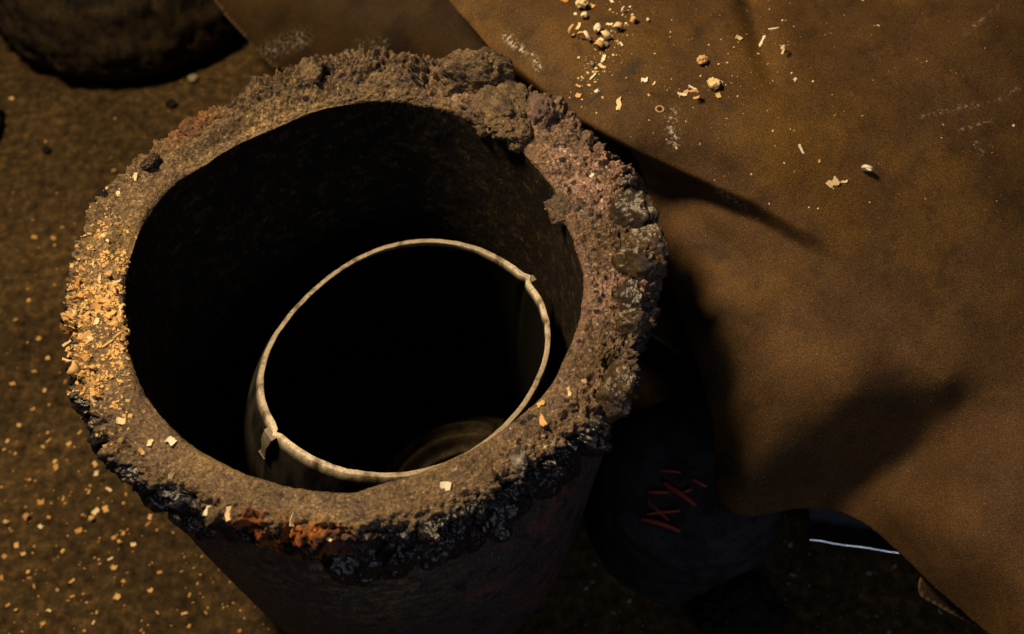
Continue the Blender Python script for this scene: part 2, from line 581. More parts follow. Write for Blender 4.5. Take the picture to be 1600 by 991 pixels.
# black drips along the front edge
for i, (u, v, r) in enumerate([(134, 640, .006), (160, 690, .007), (200, 735, .007), (245, 778, .008), (290, 812, .008), (330, 832, .008),
                               (370, 838, .008), (545, 880, .013), (590, 875, .014), (635, 860, .013), (680, 850, .012), (720, 835, .011),
                               (765, 810, .012), (800, 790, .011), (560, 905, .011), (615, 895, .010), (845, 765, .011), (880, 735, .011), (915, 700, .010),
                               (660, 835, .009), (740, 850, .009), (700, 868, .008)]):
    add_lump('slag_drip', u, v, (r * 1.2, r * 0.9, r * 0.6), 100 + i * 1.9, ICO4, 0.55, c0=BLK, c1=BLK2, gloss=0.82, rough=1.0, fine=0.12, rot=i * 0.7)
# ------------------------------------------------------------------ steel sleeve inside the crucible
RING = np.array([(409, 598), (416, 643), (430, 673), (461, 695), (521, 729), (598, 743), (670, 735), (740, 702), (804, 647), (831, 618), (850, 563),
                 (855, 513), (845, 473), (818, 432), (736, 386), (663, 376), (570, 400), (509, 435), (469, 477), (432, 521)], float)


def build_sleeve():
    n0 = np.array([-0.07, 0.05, 1.0]); n0 /= np.linalg.norm(n0)
    c0 = np.array([0.0205, -0.004, 0.272])
    D = ray(RING[:, 0], RING[:, 1])
    t = ((c0 - CAM) @ n0) / (D @ n0)
    Q = CAM + D * t[:, None] - c0
    ex = np.array([1, 0, 0.07]); ex /= np.linalg.norm(ex)
    ey = np.cross(n0, ex)
    th = np.degrees(np.arctan2(Q @ ey, Q @ ex)); rr = np.hypot(Q @ ey, Q @ ex)
    nth = 360
    T = np.linspace(-180, 180, nth, endpoint=False)
    # smooth periodic fit by a short Fourier series
    K = 4
    A = np.concatenate([[np.ones_like(th)], *[[np.cos(k * np.radians(th)), np.sin(k * np.radians(th))] for k in range(1, K + 1)]])
    coef = np.linalg.lstsq(A.T, rr, rcond=None)[0]
    TT = np.radians(T)
    B = np.concatenate([[np.ones_like(TT)], *[[np.cos(k * TT), np.sin(k * TT)] for k in range(1, K + 1)]])
    rad = coef @ B
    root = empty('metal_sleeve', (0.03, 0.0, 0.05))
    tag(root, 'thin-walled oval metal sleeve with pale scraped edge, sunk inside the crucible', 'metal sleeve')
    # kinks where the two half shells lap
    th1 = float(np.degrees(np.arctan2(*((at_px(430, 673, c0, n0) - c0) @ np.stack([ey, ex], 1)))))
    th2 = float(np.degrees(np.arctan2(*((at_px(822, 437, c0, n0) - c0) @ np.stack([ey, ex], 1)))))
    thick = 0.0032
    prof = []                                  # (offset from wall line, depth, band)
    L = 0.205
    for k in range(26):
        s = 1 - k / 25
        prof.append((-thick / 2, -L * s, 0))
    for k in range(1, 6):
        a = math.pi * k / 6
        prof.append((-thick / 2 * math.cos(a), 0.00025 * math.sin(a), 1))
    for k in range(26):
        s = k / 25
        prof.append((thick / 2, -L * s, 0))
    prof = np.array(prof)
    off, dep = prof[:, 0], prof[:, 1]
    R = rad[:, None] + off[None, :]
    flare = 0.105 * (1 - np.exp(dep / 0.10))
    Cx = c0
    jit = 0.0006 * fbm(np.stack([np.cos(TT), np.sin(TT), 0 * TT], 1), 9, 4)
    lap = np.zeros(nth)
    for tk in (th1, th2):
        lap += 0.0020 * gauss(T, tk, 2.2)
        dd = (T - tk + 180) % 360 - 180
        lap += 0.0012 * np.where(dd > 0, np.exp(-dd / 5), -np.exp(dd / 5))
    Rf = R + (jit + lap)[:, None]
    # squeeze the lower part so that it stays inside the crucible
    X = Rf * np.cos(TT)[:, None]; Y = Rf * np.sin(TT)[:, None]
    P = c0 + X[..., None] * ex + Y[..., None] * ey + dep[None, :, None] * np.array([0.02, 0.0, 1.0])
    # the wall flares towards the round foot that rests on the crucible's floor
    fl = (1 - np.exp(dep / 0.11)) / (1 - math.exp(-L / 0.11))
    foot = np.stack([(0.1135 + off[None, :]) * np.cos(TT)[:, None], (0.1135 + off[None, :]) * np.sin(TT)[:, None]], -1)
    P[..., :2] = P[..., :2] * (1 - fl)[None, :, None] + foot * fl[None, :, None]
    P[..., 2] += 0.0005 * fbm(np.stack([np.cos(TT), np.sin(TT), 0 * TT], 1), 22, 3)[:, None]
    P[..., 2] = np.maximum(P[..., 2], 0.0475)
    V = P.reshape(-1, 3)
    nv = len(prof)
    w = np.tile(np.exp(-np.abs(dep) / 0.0012), nth)
    kn = fbm(V, 120, 4, 0.6); ks = fbm(V * np.array([1, 1, 0.35]), 60, 4, 0.6, 5.0)
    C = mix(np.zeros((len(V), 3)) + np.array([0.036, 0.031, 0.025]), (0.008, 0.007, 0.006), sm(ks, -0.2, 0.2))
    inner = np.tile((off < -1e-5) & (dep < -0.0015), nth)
    C[inner] = C[inner] * 0 + np.array([0.005, 0.004, 0.0035])  # inner face painted near black, shade inside the sleeve put into the colour
    pale = mix(np.zeros((len(V), 3)) + np.array([0.66, 0.56, 0.42]), (0.25, 0.19, 0.13), sm(kn, 0.15, 0.45))
    scraped = np.repeat(np.clip(gauss(T, th1 + 12, 26) + gauss(T, th2 - 8, 22) + 0.25, 0, 1), nv)
    pale = mix(pale * np.array([0.42, 0.38, 0.33]), np.array([0.70, 0.60, 0.46]), scraped * sm(-kn, -0.3, 0.1))
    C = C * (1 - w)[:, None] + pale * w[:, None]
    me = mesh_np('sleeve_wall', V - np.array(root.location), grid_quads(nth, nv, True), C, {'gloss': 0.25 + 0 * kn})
    link('shell', me, attr_mat('scraped_metal', 700, 0.0003, 0.3, 0.65), root)
    # lap joint tabs outside the wall
    for tk, size in ((th1, (0.0085, 0.0028, 0.028)), (th2, (0.0035, 0.0026, 0.006))):
        i = int((tk + 180) / 360 * nth) % nth
        top = P[i, 30]; low = P[i, 30 + 4]
        outd = np.array([top[0] - c0[0], top[1] - c0[1], 0]); outd /= np.linalg.norm(outd)
        tang = np.array([-outd[1], outd[0], 0]); dn = (low - top) / np.linalg.norm(low - top)
        vs, n_ = [], 9
        for j in range(n_):
            s = j / (n_ - 1)
            wdt = size[0] * (1 - 0.35 * s + 0.12 * math.sin(7 * s))
            c = top + dn * (size[2] * s + 0.0008) + outd * (size[1] * 0.5 + 0.0010 + 0.001 * math.sin(5 * s))
            for sx, so in ((-.5, -1), (-.5, 1), (.5, 1), (.5, -1)):
                vs.append(c + tang * wdt * sx + outd * size[1] * 0.5 * so)
        vs = np.array(vs) - np.array(root.location)
        fs = []
        for j in range(n_ - 1):
            for e in range(4):
                fs.append((j * 4 + e, j * 4 + (e + 1) % 4, j * 4 + 4 + (e + 1) % 4, j * 4 + 4 + e))
        fs += [(0, 1, 2, 3), ((n_ - 1) * 4 + 3, (n_ - 1) * 4 + 2, (n_ - 1) * 4 + 1, (n_ - 1) * 4)]
        o = link('lap_tab', mesh_np('lap_tab', vs, fs, smooth=False), plain_mat('tab_metal', (0.16, 0.13, 0.09), 0.65, 0.4, 240), root)
        bv = o.modifiers.new('bevel', 'BEVEL'); bv.width = 0.0005; bv.segments = 2
    return root


def at_px(u, v, c0, n0):
    d = ray(u, v)
    return CAM + d * (((c0 - CAM) @ n0) / (d @ n0))


sleeve = build_sleeve()


# curved ribbed casting lying at the bottom of the sleeve
def build_casting():
    n, m = 60, 24
    u = np.linspace(0, 1, n); w = np.linspace(0, 1, m)
    U, W = np.meshgrid(u, w, indexing='ij')
    a = math.radians(200) - U * math.radians(100)
    prof_r = 0.066 + 0.034 * W
    prof_z = 0.018 * np.sin(np.pi * W) ** 0.6 + 0.0035 * np.cos(W * 2 * math.pi * 3)
    P = np.stack([prof_r * np.cos(a), prof_r * np.sin(a), prof_z], -1)
    fade = np.sin(np.pi * np.clip(U * 1.02, 0, 1)) ** 0.35
    P[..., 2] *= fade
    P = P.reshape(-1, 3)
    P += 0.0008 * fbm(P, 60, 3)[:, None]
    k = fbm(P, 120, 4, 0.6)
    C = mix(np.zeros((len(P), 3)) + np.array([0.11, 0.078, 0.042]), (0.05, 0.034, 0.02), sm(k, -0.1, 0.3))
    me = mesh_np('curved_casting', P, grid_quads(n, m), C, {'gloss': 0.35 + 0 * k})
    o = link('curved_casting', me, M_BODY)
    so = o.modifiers.new('solid', 'SOLIDIFY'); so.thickness = 0.003
    o.location = (0.066, -0.045, 0.060)
    o.rotation_euler = (0, 0, math.radians(-20))
    tag(o, 'dark curved ribbed metal casting lying at the bottom of the metal sleeve', 'casting')


build_casting()


# ------------------------------------------------------------------ leather
def tps(pts, vals):
    pts = np.asarray(pts, float) / 400.0
    n = len(pts)
    d = np.linalg.norm(pts[:, None] - pts[None], axis=2)
    K = np.where(d > 0, d * d * np.log(d + 1e-12), 0) + np.eye(n) * 2e-4
    A = np.zeros((n + 3, n + 3)); A[:n, :n] = K; A[:n, n] = 1; A[:n, n + 1:] = pts; A[n, :n] = 1; A[n + 1:, :n] = pts.T
    sol = np.linalg.solve(A, np.concatenate([vals, [0, 0, 0]]))

    def f(q):
        q = q / 400.0
        out = sol[n] + q @ sol[n + 1:]
        for i in range(n):
            dd = np.linalg.norm(q - pts[i], axis=1)
            out = out + sol[i] * np.where(dd > 0, dd * dd * np.log(dd + 1e-12), 0)
        return out
    return f


def poly_dist(q, poly):
    """signed distance (inside positive), nearest point, to a closed polygon"""
    a = np.asarray(poly, float); b = np.roll(a, -1, axis=0)
    best = np.full(len(q), 1e9); near = np.zeros_like(q); inside = np.zeros(len(q), bool); edge = np.zeros(len(q), int)
    for i in range(len(a)):
        ab = b[i] - a[i]
        t = np.clip(((q - a[i]) @ ab) / (ab @ ab + 1e-9), 0, 1)
        pr = a[i] + t[:, None] * ab
        d = np.linalg.norm(q - pr, axis=1)
        m = d < best
        best[m] = d[m]; near[m] = pr[m]; edge[m] = i
        cond = (a[i][1] > q[:, 1]) != (b[i][1] > q[:, 1])
        xi = a[i][0] + (q[:, 1] - a[i][1]) / (b[i][1] - a[i][1] + 1e-12) * (b[i][0] - a[i][0])
        inside ^= cond & (q[:, 0] < xi)
    return np.where(inside, best, -best), near, edge


def smooth_poly(pts, n=8):
    """closed Catmull-Rom through the points"""
    p = np.asarray(pts, float); out = []
    for i in range(len(p)):
        p0, p1, p2, p3 = p[i - 1], p[i], p[(i + 1) % len(p)], p[(i + 2) % len(p)]
        for k in range(n):
            t = k / n
            out.append(0.5 * (2 * p1 + (p2 - p0) * t + (2 * p0 - 5 * p1 + 4 * p2 - p3) * t * t + (3 * p1 - p0 - 3 * p2 + p3) * t ** 3))
    return np.array(out)


def polyline_dist(q, line):
    a = np.asarray(line, float)
    best = np.full(len(q), 1e9); side = np.zeros(len(q)); along = np.zeros(len(q))
    L = 0
    tot = sum(np.linalg.norm(a[i + 1] - a[i]) for i in range(len(a) - 1))
    for i in range(len(a) - 1):
        ab = a[i + 1] - a[i]; l = np.linalg.norm(ab)
        t = np.clip(((q - a[i]) @ ab) / (l * l), 0, 1)
        pr = a[i] + t[:, None] * ab
        d = np.linalg.norm(q - pr, axis=1)
        cr = ab[0] * (q[:, 1] - a[i][1]) - ab[1] * (q[:, 0] - a[i][0])
        m = d < best
        best[m] = d[m]; side[m] = np.sign(cr[m]); along[m] = ((L + t * l) / tot)[m]
        L += l
    return best, side, along


def leather_material():
    m, nt, b = new_mat('brown_leather')
    a = nd(nt, 'ShaderNodeAttribute', attribute_name='Col')
    n1 = noise_node(nt, 1300, 3, 0.7)
    n2 = noise_node(nt, 26, 4, 0.6)
    n3 = noise_node(nt, 420, 3, 0.6)
    c = mul_col(nt, a.outputs['Color'], ramp(nt, n1, [(0.32, (0.35, 0.34, 0.33)), (0.52, (1, 1, 1)), (0.70, (2.3, 2.1, 1.7))]))
    c = mul_col(nt, c, ramp(nt, n2, [(0.3, (0.72, 0.70, 0.70)), (0.7, (1.22, 1.2, 1.1))]))
    chalk = nd(nt, 'ShaderNodeAttribute', attribute_name='chalk')
    th = nd(nt, 'ShaderNodeMath', operation='MULTIPLY')
    st = ramp(nt, n3, [(0.50, (0, 0, 0)), (0.60, (1, 1, 1))])
    nt.links.new(chalk.outputs['Fac'], th.inputs[0]); nt.links.new(st, th.inputs[1])
    mx = nd(nt, 'ShaderNodeMix', data_type='RGBA')
    nt.links.new(th.outputs[0], mx.inputs[0]); nt.links.new(c, mx.inputs[6])
    mx.inputs[7].default_value = (0.50, 0.44, 0.36, 1)
    nt.links.new(mx.outputs[2], b.inputs['Base Color'])
    b.inputs['Roughness'].default_value = 0.72
    b.inputs['Specular IOR Level'].default_value = 0.14
    p = bump(nt, n1, b, 0.55, 0.0005)
    bump(nt, noise_node(nt, 120, 4, 0.6), b, 0.35, 0.0012, p)
    return m


M_LEATHER = leather_material()


def sheet(name, outline, ctrl, step=4.0, tweak=None, thick=0.0028, curl=0.006, curl_px=26, colour=None, parent=None, mat=None):
    poly = smooth_poly(outline, 6)
    lo = poly.min(0) - step; hi = poly.max(0) + step
    xs = np.arange(lo[0], hi[0] + step, step); ys = np.arange(lo[1], hi[1] + step, step)
    X, Y = np.meshgrid(xs, ys, indexing='ij')
    q = np.stack([X.ravel(), Y.ravel()], 1)
    sd, near, _ = poly_dist(q, poly)
    quads = grid_quads(len(xs), len(ys))
    keep = (sd[quads] > 0).any(1)
    quads = quads[keep]
    out = sd < 0
    q[out] = near[out]
    used = np.unique(quads)
    remap = -np.ones(len(q), int); remap[used] = np.arange(len(used))
    q = q[used]; sd = np.maximum(sd[used], 0); quads = remap[quads]
    f = tps([c[:2] for c in ctrl], np.array([c[2] for c in ctrl], float))
    z = f(q)
    if tweak is not None:
        z = z + tweak(q)
    z = z - curl * np.exp(-sd / curl_px)
    P = at_z(q[:, 0], q[:, 1], z)
    n1 = fbm(P, 18, 3, 0.5, 4.0)
    P[:, 2] += 0.0016 * n1 + 0.0005 * fbm(P, 70, 3, 0.5, 9.0)
    C, chalk = colour(q, P, sd)
    me = mesh_np(name, P, quads[:, ::-1], C, {'chalk': chalk})
    o = link(name, me, mat or M_LEATHER, parent)
    so = o.modifiers.new('thickness', 'SOLIDIFY'); so.thickness = thick; so.offset = -1
    return o, P, q


RIDGE = [(780, 90), (900, 188), (1000, 245), (1090, 282), (1180, 322), (1300, 390), (1400, 445)]
APRON_OUT = [(690, -20), (740, 45), (790, 103), (860, 160), (930, 208), (985, 238), (1004, 275), (1024, 345), (1045, 430), (1068, 510), (1094, 590), (1112, 660), (1116, 720),
             (1122, 775), (1155, 806), (1200, 804), (1245, 795), (1300, 798), (1350, 818), (1400, 860), (1440, 900), (1490, 945), (1545, 992), (1660, 1080), (1780, 1120),
             (1840, 900), (1850, 500), (1840, 100), (1800, -180), (1300, -220), (800, -200), (660, -120)]
APRON_Z = [(690, -20, .335), (780, 85, .335), (860, 145, .337), (930, 195, .338), (985, 232, .338), (850, 20, .350), (950, 60, .357), (950, 140, .350), (1050, 160, .355),
           (1100, 100, .360), (1180, 200, .357), (1300, 100, .362), (1300, 240, .350), (1450, 60, .362), (1600, 0, .362), (1600, 200, .345), (1450, 250, .345),
           (1450, 380, .325), (1600, 400, .320), (1800, 300, .30), (1800, 0, .33), (1400, -200, .33), (900, -180, .32), (700, -140, .31),
           # below the fold
           (1010, 300, .300), (1040, 400, .276), (1080, 350, .302), (1060, 470, .268), (1150, 400, .300), (1250, 440, .305), (1350, 480, .306), (1120, 520, .286),
           (1200, 520, .288), (1300, 560, .296), (1450, 520, .303), (1600, 550, .297), (1800, 560, .28), (1095, 585, .256), (1140, 620, .264), (1220, 620, .272),
           (1330, 620, .285), (1480, 600, .290), (1116, 720, .212), (1160, 740, .226), (1200, 700, .246), (1155, 800, .200),
           # lit slope, then the hollow, then the swelling at the lower right
           (1250, 740, .220), (1310, 700, .239), (1400, 660, .256), (1500, 630, .274), (1245, 790, .190), (1300, 790, .190), (1340, 750, .206), (1430, 700, .236),
           (1400, 800, .222), (1480, 740, .252), (1500, 860, .246), (1600, 700, .285), (1600, 850, .270), (1600, 980, .250), (1440, 895, .210), (1545, 985, .215),
           (1400, 855, .205), (1780, 850, .27), (1750, 1080, .24), (1350, 815, .196)]


def apron_tweak(q):
    d, s, al = polyline_dist(q, RIDGE)
    # overhang of the upper layer: raised lip above the line, step down below it
    fade = 1 - sm(al, 0.25, 1.0)
    sdist = d * s                                  # positive below the fold line
    up = 0.007 * np.exp(-np.abs(sdist + 6) / 40) * (1 - sm(sdist, -8, 18)) * fade
    stepdn = -0.021 * np.exp(-np.maximum(sdist - 20, 0) / 75) * sm(sdist, -4, 26) * fade
    z = up + stepdn
    d2, s2, al2 = polyline_dist(q, [(1160, -120), (1172, 10), (1190, 80), (1225, 170)])
    z -= 0.006 * np.exp(-(d2 / 16) ** 2) * (1 - sm(al2, 0.6, 1))
    z += 0.003 * np.exp(-((d2 - 42) / 26) ** 2) * (1 - sm(al2, 0.5, 1))
    d3, s3, al3 = polyline_dist(q, [(1080, 340), (1180, 420), (1300, 480), (1400, 540)])
    z -= 0.0022 * np.exp(-(d3 / 20) ** 2)
    return z


def marks(q, segs):
    c = np.zeros(len(q))
    for pts, w, s in segs:
        d, _, _ = polyline_dist(q, pts)
        c = np.maximum(c, s * np.exp(-(d / w) ** 2))
    return c


def apron_colour(q, P, sd):
    n = len(q)
    k = fbm(P, 14, 4, 0.55, 2.0); k2 = fbm(P, 55, 4, 0.6, 6.0)
    C = np.zeros((n, 3)) + np.array([0.071, 0.040, 0.016])
    C = mix(C, (0.094, 0.053, 0.015), sm(k, -0.05, 0.3))
    C = mix(C, (0.042, 0.026, 0.012), sm(k2, 0.0, 0.4) * 0.75)
    C = mix(C, (0.068, 0.038, 0.018), sm(q[:, 1], 350, 600) * 0.5)
    oil = marks(q, [([(1180, 90), (1215, 180), (1260, 260), (1320, 330)], 60, 0.55)])
    C = mix(C, (0.105, 0.055, 0.010), oil)
    spot = marks(q, [([(985, 108), (993, 100)], 11, 0.75), ([(918, 162), (940, 145)], 3.2, 0.9)])
    C = mix(C, (0.030, 0.026, 0.024), spot)
    chalk = marks(q, [([(1051, 178), (1050, 200), (1054, 222)], 8, 0.9), ([(792, 58), (815, 80)], 6, 0.9), ([(830, 85), (842, 106)], 5, 0.9),
                      ([(1440, 183), (1490, 170), (1550, 162), (1592, 138)], 2.6, 0.35), ([(1500, 205), (1548, 188)], 2.6, 0.35),
                      ([(1505, 55), (1560, 10)], 3, 0.3), ([(1120, 297), (1165, 325)], 5, 0.5), ([(1525, 225), (1533, 240)], 4, 0.5)])
    return C, chalk


apron = empty('leather_apron', (0.3, 0.1, 0.2))
tag(apron, 'large worn brown leather sheet draped in folds at the right, sprinkled with wood shavings', 'leather')
apron_sheet, AP, AQ = sheet('hide', APRON_OUT, APRON_Z, 3.0, apron_tweak, colour=apron_colour)


def adopt(o, parent):
    o.parent = parent
    o.matrix_parent_inverse = Matrix.Translation(-Vector(parent.location))


adopt(apron_sheet, apron)


def dark_leather(q, P, sd):
    n = len(q)
    k = fbm(P, 20, 4, 0.55, 12.0)
    C = mix(np.zeros((n, 3)) + np.array([0.030, 0.017, 0.006]), (0.015, 0.008, 0.003), sm(k, -0.1, 0.3))
    chalk = marks(q, [([(415, 85), (440, 72), (470, 60)], 14, 0.32), ([(560, 70), (600, 66)], 8, 0.2)])
    C = mix(C, (0.2, 0.15, 0.1), (sd < 3).astype(float) * 0.4)
    return C, chalk


# turned-under corner with a pale raw edge, lower right
corner, _, _ = sheet('turned_corner', [(1444, 895), (1436, 928), (1470, 950), (1520, 978), (1570, 1012), (1640, 1060), (1680, 1010), (1560, 930), (1490, 890)],
                     [(1444, 895, .196), (1436, 928, .186), (1520, 978, .186), (1640, 1060, .19), (1680, 1010, .205), (1560, 930, .205), (1490, 890, .200)],
                     5.0, colour=dark_leather, curl=0.002, thick=0.004)
adopt(corner, apron)

def to_px(p):
    c = (np.asarray(p, float) - CAM) @ RC
    return (800 + FPX * c[0] / -c[2], 495.5 - FPX * c[1] / -c[2])


HUG = [to_px((0.181 * math.cos(math.radians(t_)), 0.181 * math.sin(math.radians(t_)), 0.225)) for t_ in range(75, 1, -15)]  # unseen extension of the flap round the crucible, added to block light from the floor
flap, _, _ = sheet('leather_flap', [(300, -60), (342, 12), (376, 52), (412, 92), (436, 108), (520, 130), (640, 130), (700, 135)] + HUG + [(1065, 560), (1100, 610),
                                    (1160, 600), (1160, 450), (1120, 330), (1040, 250), (940, 130), (860, 30), (780, -60), (740, -150), (500, -160), (320, -150)],
                   [(300, -60, .190), (376, 52, .185), (436, 106, .180), (640, 128, .215), (560, 40, .236), (700, 20, .262), (460, 20, .220), (800, 0, .275), (700, -140, .262), (330, -150, .19),
                    (1065, 560, .205), (1100, 610, .190)] + [(u_, v_, .225) for u_, v_ in HUG] + [ (1160, 600, .185), (1160, 450, .23), (1120, 330, .245), (1040, 250, .262), (940, 130, .285)],
                   5.0, colour=dark_leather, curl=0.008)
tag(flap, 'darker brown leather flap behind the crucible, below the big draped sheet', 'leather')

# hidden block that carries the leather
def chamfer_box(name, lo, hi, mat, ch=0.004):
    import bmesh
    bm = bmesh.new()
    bmesh.ops.create_cube(bm, size=1.0)
    for v in bm.verts:
        v.co = Vector([lo[i] + (v.co[i] + 0.5) * (hi[i] - lo[i]) for i in range(3)])
    bmesh.ops.bevel(bm, geom=bm.edges[:], offset=ch, segments=2, affect='EDGES')
    me = bpy.data.meshes.new(name); bm.to_mesh(me); bm.free()
    return link(name, me, mat)


# ------------------------------------------------------------------ things on the floor
M_RUST = attr_mat('dark_rusty_iron', 500, 0.0012, 0.5, 0.85)


def lathe(name, prof, nth=200, seed=1.0, amp=0.0012, c0=(0.05, 0.035, 0.02), c1=(0.02, 0.015, 0.010), gloss=0.2, sub=6):
    pr = []
    for i in range(len(prof) - 1):
        for k in range(sub):
            t = k / sub
            pr.append((prof[i][0] * (1 - t) + prof[i + 1][0] * t, prof[i][1] * (1 - t) + prof[i + 1][1] * t))
    pr.append(prof[-1])
    pr = np.array(pr)
    T = np.linspace(0, 2 * math.pi, nth, endpoint=False)
    P = np.stack([pr[None, :, 0] * np.cos(T)[:, None], pr[None, :, 0] * np.sin(T)[:, None], pr[None, :, 1] + 0 * T[:, None]], -1).reshape(-1, 3)
    n = fbm(P, 30, 5, 0.6, seed)
    rr = np.hypot(P[:, 0], P[:, 1])[:, None] + 1e-6
    P[:, :2] *= 1 + (amp * n[:, None]) / rr * 2
    P[:, 2] += amp * fbm(P, 40, 3, 0.6, seed + 4) * (P[:, 2] > 0.004)
    k = fbm(P * np.array([1, 1, 2.5]), 40, 5, 0.65, seed + 9)
    C = mix(np.zeros((len(P), 3)) + np.array(c0), c1, sm(k, -0.15, 0.25))
    C = mix(C, np.array(c0) * 1.8, sm(k, -0.55, -0.3)[...] * 0 + sm(-k, 0.25, 0.5))
    return mesh_np(name, P, grid_quads(nth, len(pr), True), C, {'gloss': np.full(len(P), gloss)})


second = empty('rusty_vessel', (-0.338, 0.630, 0))
tag(second, 'dark rusty rounded vessel standing on the floor at the top left corner', 'vessel')
link('wall', lathe('rusty_vessel_wall', [(0.001, 0.001), (0.120, 0.001), (0.138, 0.003), (0.150, 0.012), (0.158, 0.030), (0.157, 0.055), (0.146, 0.095), (0.128, 0.135), (0.108, 0.170), (0.080, 0.195),
                                         (0.072, 0.200), (0.068, 0.196), (0.095, 0.16), (0.14, 0.06), (0.10, 0.02), (0.001, 0.02)], 420, 3.0, 0.0055,
                   (0.032, 0.020, 0.009), (0.006, 0.0045, 0.003), 0.1), M_RUST, second)

# dark round pan beside the crucible, under the leather
px, py = at_z(985, 760, 0.07)[:2]
pan = empty('upturned_pan', (0.232, -0.006, 0))
tag(pan, 'dark dusty upturned round pan in the shadow between crucible and leather', 'pan')
link('body', lathe('pan_body', [(0.001, 0.092), (0.040, 0.091), (0.058, 0.086), (0.070, 0.074), (0.075, 0.060), (0.078, 0.008), (0.080, 0.0), (0.075, 0.0), (0.073, 0.008)], 160, 5.0, 0.0008,
                   (0.030, 0.029, 0.030), (0.012, 0.012, 0.013), 0.15), M_RUST, pan)
for s in (-1, 1):
    pass

bpy.context.view_layer.update()
dg = bpy.context.evaluated_depsgraph_get()


def world_bvh(o):
    ev = o.evaluated_get(dg); me = ev.to_mesh()
    n = len(me.vertices)
    co = np.empty(n * 3, np.float32); me.vertices.foreach_get('co', co); co = co.reshape(-1, 3)
    mw = np.array(o.matrix_world)
    co = co @ mw[:3, :3].T + mw[:3, 3]
    polys = [tuple(p.vertices) for p in me.polygons]
    ev.to_mesh_clear()
    return BVHTree.FromPolygons([tuple(c) for c in co], polys)


BVH['apron'] = world_bvh(apron_sheet)
BVH['floor'] = world_bvh(floor)
BVH['pan'] = world_bvh(pan.children[0])
BVH['old'] = world_bvh(second.children[0])

# ------------------------------------------------------------------ shavings
def ribbon(name, width, radius, turns, pitch=0.0, grow=0.0, thick=0.0003, n=26, taper=0.4):
    """a curled shaving: a strip wound about its own local X axis, lying at z=0"""
    V = []
    for i in range(n):
        t = i / (n - 1)
        a = t * turns * 2 * math.pi - math.pi / 2
        r = radius * (1 + grow * t)
        w = width * (1 - taper * abs(2 * t - 1) ** 2) * 0.5
        x0 = pitch * t
        wob = 0.08 * radius * math.sin(9 * t + width * 4000)
        for sx, rr in ((-1, r - thick / 2), (1, r - thick / 2), (1, r + thick / 2), (-1, r + thick / 2)):
            V.append((x0 + sx * w + wob, rr * math.cos(a), radius + rr * math.sin(a)))
    F = []
    for i in range(n - 1):
        for e in range(4):
            F.append((i * 4 + e, i * 4 + (e + 1) % 4, i * 4 + 4 + (e + 1) % 4, i * 4 + 4 + e))
    F += [(3, 2, 1, 0), ((n - 1) * 4, (n - 1) * 4 + 1, (n - 1) * 4 + 2, (n - 1) * 4 + 3)]
    V = np.array(V); V[:, 2] -= V[:, 2].min()
    return mesh_np(name, V, F)


def flake(name, lx, ly, seed, thick=0.0005, bend=0.3):
    """flat chip with ragged ends and a slight bow"""
    r = random.Random(seed)
    n = 6
    V = []
    for i in range(n):
        t = i / (n - 1) * 2 - 1
        hw = ly * 0.5 * (1 + 0.22 * r.uniform(-1, 1))
        z = bend * lx * 0.5 * (t * t) * 0.5 + 0.02 * lx * r.uniform(-1, 1)
        sk = 0.2 * ly * r.uniform(-1, 1)
        for sy, dz in ((-1, 0), (1, 0), (1, thick), (-1, thick)):
            V.append((t * lx * 0.5 + (0.12 * lx * r.uniform(-1, 1) if i in (0, n - 1) else 0), sy * hw + sk, z + dz + 0.1 * ly * sy * bend))
    F = []
    for i in range(n - 1):
        for e in range(4):
            F.append((i * 4 + e, i * 4 + (e + 1) % 4, i * 4 + 4 + (e + 1) % 4, i * 4 + 4 + e))
    F += [(3, 2, 1, 0), ((n - 1) * 4, (n - 1) * 4 + 1, (n - 1) * 4 + 2, (n - 1) * 4 + 3)]
    V = np.array(V); V[:, 2] -= V[:, 2].min()
    return mesh_np(name, V, F, smooth=False)


def crumple(name, size, seed):
    """bunched-up shaving, popcorn-like: several shells of a curled strip round a core"""
    v, f = ICO3
    w = worley(v, 1.6, seed)
    d = 0.55 + 0.55 * np.clip(1 - w * 1.05, 0, 1) + 0.22 * fbm(v, 2.4, 3, 0.5, seed)
    P = v * d[:, None] * size * np.array([1.0, 0.85, 0.8])
    P[:, 2] -= P[:, 2].min()
    return mesh_np(name, P, f)


def put(o, u, v, which, rot=None, lift=0.0, tilt=0.15):
    loc, nor = hit(u, v, which)
    if loc is None:
        bpy.data.objects.remove(o)
        return None
    nor = Vector(nor).normalized()
    nor = (nor + Vector((random.uniform(-tilt, tilt), random.uniform(-tilt, tilt), 0))).normalized()
    o.location = loc + nor * lift
    q = nor.to_track_quat('Z', 'Y') @ Matrix.Rotation(random.uniform(0, 6.28) if rot is None else rot, 3, 'Z').to_quaternion()
    o.rotation_euler = q.to_euler()
    return o


PXM = 0.75 / FPX                                   # metres per photo pixel at rim distance


